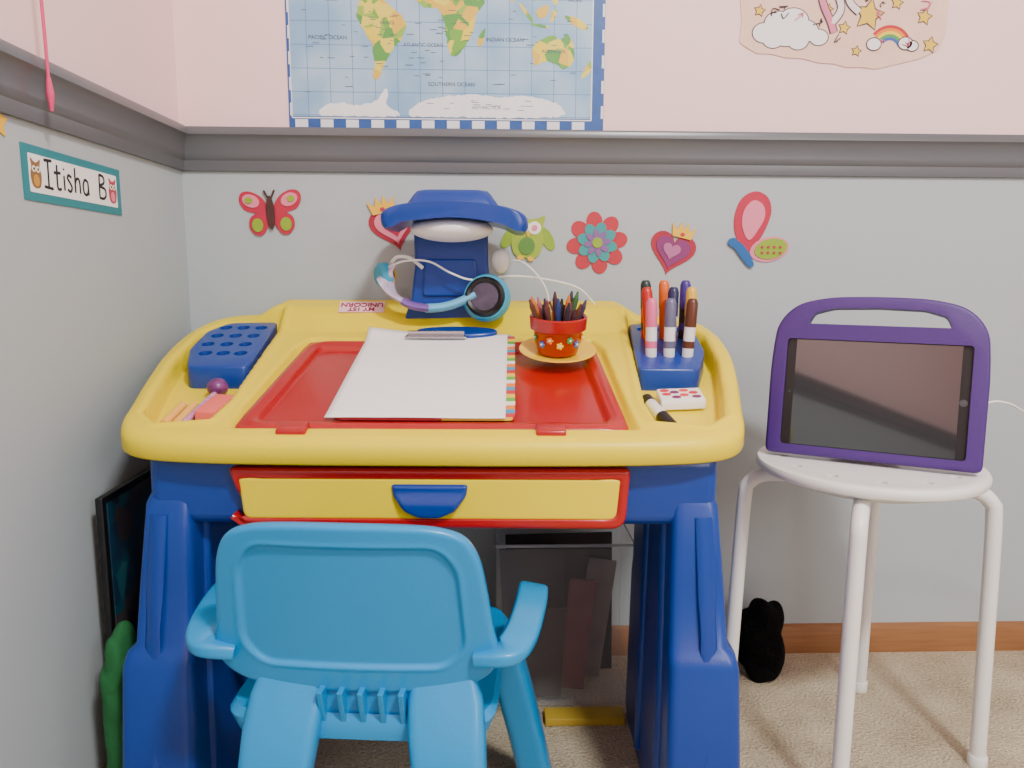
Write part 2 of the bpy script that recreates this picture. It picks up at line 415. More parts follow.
lathe('ear_cup', [(0, -.010), (.024, -.010), (.030, -.006), (.031, .004), (.028, .010), (0, .010)], EC, TEAL, hp, M=MC)
lathe('ear_pad', [(.017, .010), (.0185, .015), (.022, .017), (.0255, .014), (.026, .009), (.01, .009)], EC, BLACK, hp, M=MC)
lathe('ear_print', [(0, .0135), (.020, .0135), (.020, .008), (0, .008)], EC, mat('ear_print', (70, 60, 80), .4, var=.95, vscale=60), hp, M=MC)
MC2 = Matrix.Rotation(R(35), 4, 'Z') @ Matrix.Rotation(R(82), 4, 'Y')
C2 = HPp(-.163, -.165, .728)
lathe('ear_cup_2', [(0, -.010), (.016, -.010), (.022, -.004), (.022, .006), (.017, .010), (0, .010)], C2, TEAL, hp, M=MC2)
lathe('ear_pad_2', [(0, .016), (.016, .016), (.020, .010), (.0, .009)], C2, mat('pad_gold', (200, 160, 60), .4, var=.7, vscale=90), hp, M=MC2)
tube('cord_1', HL([(-.165, -.17, .735), (-.13, -.19, .750), (-.09, -.190, .750), (-.055, -.188, .732), (-.02, -.190, .722), (.04, -.17, .728), (.10, -.15, .722), (.15, -.14, .708), (.18, -.13, .678)]), .0017, WHT, hp, 8, 80)
tube('cord_2', HL([(.02, -.16, .748), (.05, -.16, .752), (.075, -.165, .735), (.095, -.165, .705), (.10, -.16, .672)]), .0015, WHT, hp, 8, 60)

# ---------------------------------------------------------------- things on desk
cb = empty('clipboard', TD(-.072, -.295, 0))
def stripes():
    m = bpy.data.materials.new('rainbow_stripes'); m.use_nodes = True; nt = m.node_tree; b = nt.nodes['Principled BSDF']
    g = nt.nodes.new('ShaderNodeNewGeometry'); s = nt.nodes.new('ShaderNodeSeparateXYZ'); nt.links.new(g.outputs['Position'], s.inputs[0])
    mu = nt.nodes.new('ShaderNodeMath'); mu.operation = 'MULTIPLY'; mu.inputs[1].default_value = 14; nt.links.new(s.outputs['Y'], mu.inputs[0])
    fr = nt.nodes.new('ShaderNodeMath'); fr.operation = 'FRACT'; nt.links.new(mu.outputs[0], fr.inputs[0])
    r = nt.nodes.new('ShaderNodeValToRGB'); r.color_ramp.interpolation = 'CONSTANT'
    cols = [(240, 130, 40), (245, 240, 230), (90, 180, 60), (240, 200, 60), (200, 50, 60), (60, 150, 190)]
    el = r.color_ramp.elements
    for i, c in enumerate(cols):
        e = el[i] if i < 2 else el.new(i/6)
        e.position = i/6; e.color = (*lin(c), 1)
    nt.links.new(fr.outputs[0], r.inputs[0]); nt.links.new(r.outputs[0], b.inputs['Base Color']); return m
HB = -.001
prism('board', rrect(-.073, -.299, .226, .306, .012), TD, HB-.001, HB+.002, stripes(), cb)
V, Fc = [], []; nx, ny = 24, 30
for j in range(ny+1):
    for i in range(nx+1):
        u, v = i/nx, j/ny
        x = -.196+.224*u; y = -.456+.308*v
        h = HB+.0035+.006*(max(0, v-.85)/.15)**2*(1-u)**2*2+.0012*math.sin(u*5+v*3)+.003*(max(0, .1-v)/.1)**2*abs(u-.3)
        V.append(TD(x, y, h))
for j in range(ny):
    for i in range(nx):
        a = j*(nx+1)+i; Fc.append((a, a+1, a+nx+2, a+nx+1))
p = build('paper_sheet', V, Fc, PAPER, cb); sm = p.modifiers.new('s', 'SOLIDIFY'); sm.thickness = .0006
prism('clip_plate', rpoly([(-.136, -.178), (-.036, -.178), (-.042, -.160), (-.064, -.154), (-.108, -.154), (-.130, -.160)], .004), TD, HB+.007, HB+.010, METAL, cb, .001)
tube('clip_bar', [TD(-.131, -.165, HB+.012), TD(-.041, -.165, HB+.012)], .0035, METAL, cb, smooth=False)

SX, SY, SZ = TD(.104, -.236, .0)
TILT = Matrix.Rotation(R(14), 4, 'X')
lathe('saucer', [(0, .002), (.030, .002), (.036, .003), (.055, .010), (.058, .012), (.0575, .0135), (.050, .012), (.034, .0055), (0, .0055)], (SX, SY, SZ), mat('saucer_yellow', (250, 206, 40), .3), None, 56, M=TILT)
POTM = mat('pot_red_glaze', (165, 16, 16), .22)
pot = empty('flower_pot_crayon_holder', (SX, SY, SZ))
lathe('pot', [(0, 0), (.028, 0), (.030, .002), (.037, .034), (.039, .036), (.042, .038), (.0432, .055), (.041, .057), (.038, .055), (.036, .038), (.028, .006), (0, .006)], (SX, SY, SZ+.0065), POTM, pot, 48)
fc = [(240, 200, 40), (60, 150, 70), (60, 120, 200), (240, 130, 40)]
for i in range(9):
    t = R(-90)+(i-4)*.42; z = .018+.008*(i % 2)
    rr = .0305+.008*(z/.036)
    d = Vector((math.cos(t), math.sin(t), 0)); c = Vector((SX, SY, SZ+.0065+z))+d*rr
    MM = Matrix.Rotation(t, 4, 'Z')
    for k in range(5):
        q = k*2*math.pi/5; off = Vector((0, math.cos(q)*.0035, math.sin(q)*.0035)); off = MM @ off
        blob('pot_petal', c+off, (.0015, .0022, .0022), mat('pot_flower%d' % (i % 4), fc[i % 4], .4), pot, 2, M=MM)
    blob('pot_flower_center', c+d*.001, (.0015, .0018, .0018), mat('pot_fc', (250, 240, 220), .4), pot, 2, M=MM)
pot.rotation_euler = (R(9), 0, 0)
crs = empty('crayons', (SX, SY, SZ))
ccol = [(30, 30, 34), (90, 50, 30), (180, 40, 40), (40, 60, 120), (50, 100, 50), (200, 110, 40), (70, 40, 50), (210, 180, 80), (100, 50, 50), (60, 46, 80), (170, 90, 100), (40, 40, 60)]
for i in range(26):
    t = i*2.39996; rr = .034*math.sqrt((i+.5)/26)
    b0 = Vector((SX+rr*.5*math.cos(t), SY+rr*.5*math.sin(t), SZ+.014))
    lean = Vector((math.cos(t)*rr*.8+random.uniform(-.006, .006), math.sin(t)*rr*.6+random.uniform(-.006, .006), .072+random.uniform(-.010, .010)))
    d = lean.normalized(); L = lean.length
    cm = mat('crayon%d' % (i % 12), ccol[i % 12], .6)
    q = d.to_track_quat('Z', 'Y').to_matrix().to_4x4()
    lathe('crayon', [(0, 0), (.004, 0), (.004, L-.01), (.0034, L-.01), (.0014, L), (0, L)], b0, cm, crs, 12, M=q)
crs.rotation_euler = (R(9), 0, 0)

def marker(x, y, cap, body, L=.112, lean=(0, 0), w=.0084, band=None):
    e = empty('marker', TD(x, y, 0))
    base = Vector(TD(x, y, -.017)); d = Vector((lean[0], lean[1], 1)).normalized(); q = d.to_track_quat('Z', 'Y').to_matrix().to_4x4()
    lathe('barrel', [(0, 0), (w*.9, 0), (w, .004), (w, L*.62), (0, L*.62)], base, body, e, 20, M=q)
    lathe('label_band', [(w*1.01, L*.30), (w*1.02, L*.30), (w*1.02, L*.40), (w*1.01, L*.40)], base, band or cap, e, 20, M=q)
    lathe('cap', [(0, L*.6), (w*1.03, L*.6), (w*1.05, L*.62), (w*1.0, L*.93), (w*.8, L*.98), (w*.55, L), (0, L)], base, cap, e, 20, M=q)
    return e
MC_ = lambda n, c: mat('marker_'+n, c, .35)
MW = MC_('white', (235, 232, 235))
hs = sorted(hr, key=lambda q: (q[1], q[0]))
row = [hs[0:3], hs[3:6], hs[6:9], hs[9:12]]
marker(*row[0][0], MC_('pink', (225, 100, 145)), MW, lean=(-.02, .0), L=.106)
marker(*row[0][1], MC_('greyblue', (100, 100, 130)), MW, lean=(.0, .0), L=.106)
marker(*row[0][2], MC_('brown', (90, 46, 26)), MW, lean=(.06, .0), L=.106)
marker(*row[1][0], MC_('red', (190, 26, 20)), MC_('red', (190, 26, 20)), lean=(-.08, .02))
marker(*row[2][0], MC_('darkgreen', (20, 50, 45)), MC_('red', (190, 26, 20)), lean=(-.04, 0))
marker(*row[2][1], MC_('orange', (225, 100, 20)), MC_('orange', (225, 100, 20)), lean=(-.04, 0))
marker(*row[1][1], MC_('navy', (30, 34, 80)), MW, lean=(.04, .04))
marker(*row[1][2], MC_('yellow', (225, 180, 50)), MC_('black', (25, 25, 28)), lean=(.02, 0))
marker(*row[2][2], MC_('violet', (60, 40, 130)), MC_('black', (25, 25, 28)), lean=(.01, 0))

ft = -.0275
e = empty('chalk_sticks', TD(-.385, -.41, ft))
CH = mat('chalk_yellow', (240, 180, 80), .8)
for k in range(2):
    x = -.410+.0155*k
    tube('chalk_%d' % (k+1), [TD(x, -.424, ft+.006), TD(x+.001, -.366, ft+.006)], .0058, CH, e, smooth=False)
e = empty('pencil_with_lollipop_topper', TD(-.37, -.39, ft))
tube('pencil', [TD(-.386, -.432, ft+.006), TD(-.376, -.340, ft+.010)], .0046, mat('pencil_floral', (200, 130, 170), .5, var=.9, vscale=200), e, smooth=False)
blob('topper', TD(-.376, -.328, ft+.015), (.0145, .0145, .0135), mat('topper_purple', (110, 50, 110), .3, var=.8, vscale=110), e, 3)
rbox('eraser', (.030, .056, .018), (0, 0, 0), mat('eraser_pink', (236, 104, 96), .8), None, .002, T=lambda x, y, z: TD(-.357+x*.95+y*.15, -.386+y*.98-x*.15, ft+.0095+z))
e = empty('decorated_eraser', TD(.255, -.375, ft))
TE = lambda x, y, z: TD(.268+x, -.346+y+.1*x, ft+.0095+z)
rbox('block', (.062, .042, .014), (0, 0, 0), mat('eraser_white', (240, 238, 235), .6), e, .003, T=TE)
for k, (xx, yy, cc) in enumerate([(-.020, 0, (210, 30, 50)), (-.008, .006, (120, 40, 90)), (.004, -.004, (230, 60, 60)), (.018, .003, (210, 30, 50)), (-.008, -.010, (90, 60, 120)), (.006, .011, (120, 40, 90)), (-.021, .012, (230, 60, 60)), (.020, -.010, (90, 60, 120))]):
    prism('print_%d' % k, ell(xx, yy, .0065, .0045, 14), TE, .0068, .0076, mat('ep%d' % (k % 3), cc, .5), e)
e = empty('whiteboard_marker', TD(.225, -.425, ft))
a0, a1 = Vector(TD(.220, -.350, ft+.010)), Vector(TD(.240, -.440, ft+.010)); d = (a1-a0); q = d.to_track_quat('Z', 'Y').to_matrix().to_4x4(); L = d.length
lathe('barrel', [(0, 0), (.007, 0), (.0085, .003), (.0085, L*.6), (0, L*.6)], a0, WHT, e, 20, M=q)
lathe('grip', [(0.0086, L*.0), (.0088, L*.0), (.0088, L*.18), (.0086, L*.18)], a0, BLACK, e, 20, M=q)
lathe('cap', [(0, L*.6), (.009, L*.6), (.009, L*.92), (.004, L), (0, L)], a0, BLACK, e, 20, M=q)

# ---------------------------------------------------------------- chair
XC = -.138
ch = empty('childs_chair', (XC, -.66, 0))
def TC(x, s, h):
    return (XC+x, -.640-.20*(s-.30)+.55*x*x-h, s)
hc = [(0, .4975), (.06, .4965), (.095, .4925), (.118, .482), (.131, .458), (.138, .42), (.143, .38), (.148, .350), (.140, .326), (.112, .310), (.06, .304)]
OC = cr(hc+[(0, .303)]+[(-x, y) for x, y in hc[1:][::-1]], 260)
INN = rpoly([(-.095, .336), (.095, .336), (.116, .36), (.110, .450), (.092, .474), (-.092, .474), (-.110, .450), (-.116, .36)], .014)
def hb(x, y):
    sd = sdp(x, y, INN); return .004*sst((sd+.004)/.006)+.0012*np.exp(-((sd-.001)/.003)**2)
ringfield('backrest', OC, TC, hb, .010, .006, SKY, ch, rings=60)
def sc(x, y, z, w, d, r=.014): return sec(XC+x, y, z, w, d, r)
for s, nm, o_ in ((-1, 'l', .010), (1, 'r', .010)):
    loft('rear_leg_'+nm, [sc(o_+s*.080, -.630, .330, .06, .012, .005), sc(o_+s*.083, -.638, .300, .078, .024, .011), sc(o_+s*.086, -.650, .27, .080, .036), sc(o_+s*.091, -.664, .22, .074, .042), sc(o_+s*.100, -.680, .14, .070, .044), sc(o_*.6+s*.110, -.69, .06, .068, .044), sc(s*.116, -.695, 0, .068, .044)], SKY, ch)
    loft('front_leg_'+nm, [sc(s*.135, -.45, .275, .045, .05), sc(s*.150, -.42, .20, .048, .046), sc(s*.170, -.392, .10, .048, .044), sc(s*.188, -.372, 0, .048, .042)], SKY, ch)
    tube('armrest_'+nm, [(XC+s*.128, -.636, .346), (XC+s*.156, -.640, .352), (XC+s*.170, -.615, .358), (XC+s*.178, -.56, .364), (XC+s*.180, -.515, .364), (XC+s*.178, -.492, .350), (XC+s*.168, -.476, .31), (XC+s*.148, -.455, .265)], .0175, SKY, ch, ry=.008, up=(s*.15, 0, 1), n=80, box=.006)
loft('seat', [sc(0, -.51, .248, .25, .25, .03), sc(0, -.51, .252, .275, .27, .04), sc(0, -.51, .272, .29, .275, .04), sc(0, -.51, .280, .28, .265, .04), sc(0, -.51, .276, .24, .22, .04)], SKY, ch)
for i in range(5):
    x = -.034+.021*i
    prism('back_rib_%d' % (i+1), [(-.660, .312), (-.636, .312), (-.630, .266), (-.642, .258)], lambda y, z, xx: (xx, y, z), XC+x-.003, XC+x+.003, SKY, ch, .001)
prism('back_web', [(XC-.06, .268), (XC+.07, .268), (XC+.07, .315), (XC-.06, .315)], XZ, -.640, -.630, SKY, ch, .002)
ch.rotation_euler = (0, 0, R(-5))

# ---------------------------------------------------------------- stool
st = empty('round_stool', (.568, -.295, 0)); cx, cy = .566, -.297
ST = .460
so = lathe('seat', [(0, ST-.020), (.13, ST-.020), (.150, ST-.018), (.156, ST-.015), (.158, ST-.011), (.158, ST-.005), (.156, ST-.0015), (.151, ST), (.140, ST-.0012), (.10, ST-.002), (0, ST-.002)], (cx, cy, 0), WHT, st, 72)
bm = bmesh.new()
for i in range(12):
    t = i*2*math.pi/12+.2
    bmesh.ops.create_cone(bm, cap_ends=True, segments=16, radius1=.008, radius2=.008, depth=.06, matrix=Matrix.Translation((cx+.118*math.cos(t), cy+.118*math.sin(t), ST)))
me = bpy.data.meshes.new('c'); bm.to_mesh(me); bm.free(); c = bpy.data.objects.new('c', me); scene.collection.objects.link(c)
cut(so, [c])
for i, t in enumerate((-18, 58, 160, 241)):
    t = R(t); u = Vector((math.cos(t), math.sin(t), 0)); C = Vector((cx, cy, 0))
    pts = [C+u*.03+Vector((0, 0, ST-.032)), C+u*.11+Vector((0, 0, ST-.032)), C+u*.145+Vector((0, 0, ST-.035)), C+u*.165+Vector((0, 0, ST-.048)), C+u*.172+Vector((0, 0, ST-.075)), C+u*.178+Vector((0, 0, .20)), C+u*.183+Vector((0, 0, .004))]
    tube('leg_%d' % (i+1), pts, .0110, WHT, st, 16, 60)
    lathe('foot_%d' % (i+1), [(0, 0), (.013, 0), (.0135, .002), (.0135, .016), (.0125, .018), (0, .018)], C+u*.183, WHT, st, 20)
tube('seat_ring', [(cx+.10*math.cos(t), cy+.10*math.sin(t), ST-.028) for t in [k*math.pi/8 for k in range(16)]], .007, WHT, st, 10, 60, closed=True)

# ---------------------------------------------------------------- tablet
A = Vector((.430, -.248, ST+.0008)); B = Vector((.690, -.390, ST+.0008))
ux = (B-A).normalized(); nz = Vector((0, 0, 1)); fwd = Vector((ux.y, -ux.x, 0)).normalized()
if fwd.y > 0: fwd = -fwd
tl = R(10); vy = (nz*math.cos(tl)-fwd*math.sin(tl)).normalized(); hn = ux.cross(vy)
if hn.y > 0: hn = -hn
A = A+Vector((0, 0, .0022))
TT = lambda x, y, h: tuple(A+ux*x+vy*y+hn*h)
tb = empty('tablet_in_handle_case', A)
Wd = .286
case = [(.000, 0), (Wd-.000, 0), (Wd+.001, .14), (Wd-.004, .198), (Wd-.030, .228), (Wd-.075, .239), (Wd/2, .241), (.075, .239), (.030, .228), (.004, .198), (-.001, .14)]
co = prism('case', rpoly(case, [.010, .010, .03, .02, .03, .03, .06, .03, .03, .02, .03], 6), TT, -.012, .012, PURP, tb, .005)
c1 = prism('c1', rpoly([(.048, .198), (Wd-.048, .198), (Wd-.056, .214), (Wd-.083, .222), (Wd/2, .224), (.083, .222), (.056, .214)], .005), TT, -.05, .05, PURP)
c2 = prism('c2', rrect(Wd/2, .095, .244, .160, .006), TT, .004, .05, PURP)
cut(co, [c1, c2])
prism('tablet_body', rrect(Wd/2, .095, .250, .166, .010), TT, -.004, .0062, BLACK, tb)
SCR = mat('screen_glass', (22, 25, 28), .04, spec=1, coat=1)
prism('screen', rrect(Wd/2, .095, .218, .158, .001), TT, .0060, .0068, SCR, tb)
prism('bezel_left', rrect(.0285, .095, .012, .156, .001), TT, .0060, .0067, BLACK, tb)
prism('bezel_right', rrect(Wd-.0285, .095, .012, .156, .001), TT, .0060, .0067, BLACK, tb)
prism('home_button', ell(Wd-.0285, .095, .005, .005), TT, .0066, .0072, mat('btn', (70, 70, 76), .3), tb)
prism('camera_dot', ell(.0285, .095, .0018, .0018), TT, .0066, .0072, mat('btn2', (60, 80, 90), .2), tb)
prism('kickstand', [(-.010, .12), (-.014, .13), (-.050, .012), (-.044, .004)], lambda h, y, x: TT(x, y, h), .09, .185, PURP, tb, .002)
c0 = Vector(TT(Wd+.000, .098, 0))
ccb = [c0, c0+Vector((.02, .004, .001)), c0+Vector((.06, .02, -.012)), c0+Vector((.14, .06, -.06)), c0+Vector((.24, .12, -.17)), c0+Vector((.34, .2, -.36)), Vector((1.2, -.06, .02)), Vector((1.5, -.05, .006))]
tube('charging_cable', ccb, .0016, WHT, None, 8, 120)

# ---------------------------------------------------------------- under / beside desk
bn = empty('clear_storage_bin', (.14, -.14, 0))
PL_ = mat('clear_plastic', (205, 210, 215), .12, alpha=.10)
x0, x1, y0, y1, H_ = .016, .245, -.185, -.06, .288
for nm, s, l in (('front', (x1-x0, .002, H_-.01), ((x0+x1)/2, y0, H_/2)), ('rear', (x1-x0, .002, H_-.01), ((x0+x1)/2, y1, H_/2)), ('side_1', (.002, y1-y0, H_-.01), (x0, (y0+y1)/2, H_/2)), ('side_2', (.002, y1-y0, H_-.01), (x1, (y0+y1)/2, H_/2)), ('base', (x1-x0, y1-y0, .003), ((x0+x1)/2, (y0+y1)/2, .0065))):
    rbox(nm, s, l, PL_, bn, 0)
tube('rim', [(x0, y0, H_), (x1, y0, H_), (x1, y1, H_), (x0, y1, H_), (x0, y0, H_)], .003, mat('bin_rim', (190, 198, 204), .3, alpha=.6), bn, 8, smooth=False)
fo = empty('craft_folders', (.1, -.14, .02))
for i, (c, h, t, xx, w_) in enumerate([((60, 46, 52), .16, 4, .09, .08), ((120, 60, 70), .20, 9, .155, .045), ((34, 36, 46), .25, -5, .082, .11), ((120, 112, 110), .22, 12, .19, .05), ((44, 36, 36), .26, -2, .13, .19)]):
    rbox('folder_%d' % (i+1), (w_, .006, h), (xx, -.170+.021*i, .014+h/2), mat('folder%d' % i, c, .6, var=.5, vscale=25), fo, .001, rot=(0, R(t*.6), 0))
rbox('yellow_folder', (.13, .035, .012), (.160, -.222, .0065), mat('folder_yellow', (190, 160, 50), .6), None, .001)
rbox('desk_shade_box', (.24, .12, .20), (-.18, -.11, .101), mat('desk_shade_dark', (54, 46, 46), .7, var=.5, vscale=12), None, .006)  # dark box added to stand in for the shadow under the desk
pb = empty('picture_board', (-.50, -.28, .23))
rbox('board', (.010, .32, .44), (-.505, -.25, .222), BLACK, pb, .002)
def picmat():
    m = bpy.data.materials.new('board_picture'); m.use_nodes = True; nt = m.node_tree; b = nt.nodes['Principled BSDF']; b.inputs['Roughness'].default_value = .4
    g = nt.nodes.new('ShaderNodeNewGeometry'); v = nt.nodes.new('ShaderNodeTexVoronoi'); v.inputs['Scale'].default_value = 30
    nt.links.new(g.outputs['Position'], v.inputs['Vector']); s = nt.nodes.new('ShaderNodeSeparateColor'); nt.links.new(v.outputs['Color'], s.inputs[0])
    r = nt.nodes.new('ShaderNodeValToRGB'); el = r.color_ramp.elements
    for i, c in enumerate([(16, 30, 46), (20, 56, 78), (28, 84, 92), (16, 36, 60), (20, 44, 66), (70, 60, 60)]):
        e = el[i] if i < 2 else el.new(i/6)
        e.position = i/6; e.color = (*lin(c), 1)
    nt.links.new(s.outputs[0], r.inputs[0]); nt.links.new(r.outputs[0], b.inputs['Base Color']); return m
rbox('picture', (.002, .30, .42), (-.4995, -.25, .222), picmat(), pb, 0)
blob('green_cloth_bag', (-.476, -.440, .140), (.020, .034, .138), mat('green_cloth', (14, 92, 44), .85, bump=.5, bscale=30), None, 5, amp=.16, freq=30, p=.7)
blob('black_plush_toy', (.502, -.085, .072), (.040, .045, .072), mat('black_fur', (12, 12, 13), .95, bump=1, bscale=150, spec=.1), None, 5, amp=.30, freq=28, p=.85)

# ---------------------------------------------------------------- wall decor
def star(cx, cy, R0, R1, n=5, rot=90):
    return [(cx+(R0 if k % 2 == 0 else R1)*math.cos(R(rot)+k*math.pi/n), cy+(R0 if k % 2 == 0 else R1)*math.sin(R(rot)+k*math.pi/n)) for k in range(2*n)]
def heart(cx, cy, s, rot=0):
    out = []
    for k in range(40):
        t = k*2*math.pi/40; x = 16*math.sin(t)**3/16; y = (13*math.cos(t)-5*math.cos(2*t)-2*math.cos(3*t)-math.cos(4*t))/16
        out.append((cx+s*(x*math.cos(rot)-y*math.sin(rot)), cy+s*(x*math.sin(rot)+y*math.cos(rot))))
    return out
def decal(name, cx, cz, rot, shapes, k=1.0):
    e = empty(name, (cx, -.002, cz)); c, s = math.cos(R(rot)), math.sin(R(rot))
    for i, (pn, pts, m, ly) in enumerate(shapes):
        P = [(cx+k*(x*c-y*s)/1000, cz+k*(x*s+y*c)/1000) for x, y in pts]
        prism(pn, P, WALL, .0005 if ly == 0 else .0005+ly*.0015, .002+ly*.0015+i*.00002, m, e)
    return e
D = lambda n, c: mat('decal_'+n, c, .6)
crim, pk, lime, brn, teal_, pur, yl, blu2 = D('crimson', (188, 30, 66)), D('pink', (228, 130, 155)), D('lime', (140, 172, 40)), D('brown', (70, 40, 36)), D('teal', (50, 150, 150)), D('purple', (130, 50, 120)), D('yellow', (240, 190, 40)), D('blue', (20, 95, 165))
wing = lambda s: [tuple(p) for p in cr([(s*3, 4), (s*14, 22), (s*32, 32), (s*46, 30), (s*50, 18), (s*42, 3), (s*22, -3), (s*4, -2)], 40)]
wing2 = lambda s: [tuple(p) for p in cr([(s*3, 0), (s*20, -2), (s*34, -10), (s*36, -26), (s*26, -38), (s*14, -36), (s*4, -18)], 40)]
decal('butterfly_wall_sticker', -.379, .838, 3, [('wing_1', wing(1), crim, 0), ('wing_2', wing(-1), crim, 0), ('lower_wing_1', wing2(1), crim, 1), ('lower_wing_2', wing2(-1), crim, 1),
  ('wing_inner_1', ell(31, 17, 14, 10, rot=.4), pk, 1), ('wing_inner_2', ell(-31, 17, 14, 10, rot=-.4), pk, 1), ('spot_1', ell(23, -22, 9, 11), lime, 2), ('spot_2', ell(-23, -22, 9, 11), lime, 2), ('spot_3', ell(34, 18, 6, 5), lime, 2), ('spot_4', ell(-34, 18, 6, 5), lime, 2),
  ('body', ell(0, -3, 6.5, 27), brn, 3), ('antenna_1', rpoly([(1, 20), (7, 33), (10, 32), (4, 20)], .5), brn, 2), ('antenna_2', rpoly([(-1, 20), (-7, 33), (-10, 32), (-4, 20)], .5), brn, 2)], 1.08)
crown = lambda cx, cy, s: [(cx-14*s, cy-8*s), (cx+14*s, cy-8*s), (cx+18*s, cy+10*s), (cx+9*s, cy+2*s), (cx+5*s, cy+14*s), (cx, cy+3*s), (cx-5*s, cy+14*s), (cx-9*s, cy+2*s), (cx-18*s, cy+10*s)]
mar, hpur, hvio = D('maroon', (168, 34, 60)), D('heart_purple', (130, 50, 110)), D('violet', (180, 100, 150))
decal('crowned_heart_wall_sticker', -.165, .816, 14, [('heart', heart(0, -2, 43), mar, 0), ('heart_inner', heart(0, -1, 33), pk, 1), ('heart_core', heart(2, -2, 20), crim, 2), ('crown', crown(-12, 34, 1.35), yl, 2), ('jewel', ell(-12, 30, 4, 3), crim, 3)], 1.0)
decal('crowned_heart_wall_sticker', .334, .776, -14, [('heart', heart(0, -4, 44), mar, 0), ('heart_inner', heart(0, -4, 33), hpur, 1), ('heart_core', heart(-2, -4, 17), hvio, 2), ('crown', crown(10, 34, 1.3), yl, 2), ('jewel', ell(10, 30, 4, 3), crim, 3)], .95)
owl = [('wing_1', ell(-32, -6, 10, 22, rot=-.5), lime, 0), ('wing_2', ell(34, -2, 10, 22, rot=.6), lime, 0), ('body', [tuple(p) for p in cr([(0, -38), (20, -34), (28, -10), (24, 14), (26, 36), (12, 30), (0, 28), (-12, 30), (-26, 36), (-24, 14), (-28, -10), (-20, -34)], 60)], D('owlgreen', (155, 180, 50)), 1),
  ('eye_1', ell(-10, 14, 11, 11), D('white', (240, 240, 235)), 2), ('eye_2', ell(10, 14, 11, 11), D('white', (240, 240, 235)), 2), ('pupil_1', ell(-10, 14, 5, 5), pk, 3), ('pupil_2', ell(10, 14, 5, 5), pk, 3), ('beak', [(-4, 6), (4, 6), (0, -4)], yl, 3), ('belly', ell(0, -18, 14, 15), D('darkgreen', (90, 140, 60)), 2),
  ('foot_1', ell(-9, -39, 6, 4), yl, 2), ('foot_2', ell(9, -39, 6, 4), yl, 2)]
decal('owl_wall_sticker', .073, .798, -6, owl, 1.03)
fl = []
FR = D('flower_red', (186, 44, 60))
for k in range(8):
    t = k*math.pi/4; fl.append(('petal_%d' % (k+1), ell(37*math.cos(t), 37*math.sin(t), 17, 14, rot=t), FR, 0))
fl.append(('disc', ell(0, 0, 36, 36, 40), FR, 0))
for k in range(8):
    t = k*math.pi/4+.39; fl.append(('inner_petal_%d' % (k+1), ell(22*math.cos(t), 22*math.sin(t), 14, 10, rot=t), teal_, 1))
fl += [('inner_disc', ell(0, 0, 22, 22), teal_, 1)]
for k in range(8):
    t = k*math.pi/4; fl.append(('stamen_%d' % (k+1), ell(15*math.cos(t), 15*math.sin(t), 9, 5, rot=t), D('flower_violet', (130, 90, 150)), 2))
fl += [('center', ell(0, 0, 9, 9), lime, 3)]
decal('flower_wall_sticker', .197, .786, 8, fl, 1.02)
decal('butterfly_side_wall_sticker', .488, .812, 0, [('upper_wing', [tuple(p) for p in cr([(-24, -42), (-42, -8), (-44, 25), (-32, 54), (-8, 66), (14, 56), (22, 32), (14, 2), (-2, -26)], 50)], crim, 0),
  ('upper_wing_inner', [tuple(p) for p in cr([(-17, -20), (-30, 5), (-28, 32), (-12, 50), (6, 42), (10, 22), (0, 0)], 40)], pk, 1), ('lower_wing', ell(22, -36, 36, 22, rot=.2), pk, 0), ('lower_wing_inner', ell(24, -35, 30, 18, rot=.2), lime, 1)] +
  [('dot_%d' % k, ell(8+11*(k % 4), -42+10*(k//4), 2.4, 2.4, 10), crim, 2) for k in range(8)] +
  [('body', [tuple(p) for p in cr([(-54, -26), (-42, -36), (-28, -54), (-14, -68), (-6, -64), (-14, -46), (-28, -28), (-46, -18)], 40)], blu2, 2), ('head', ell(-46, -24, 9, 8), blu2, 2)])

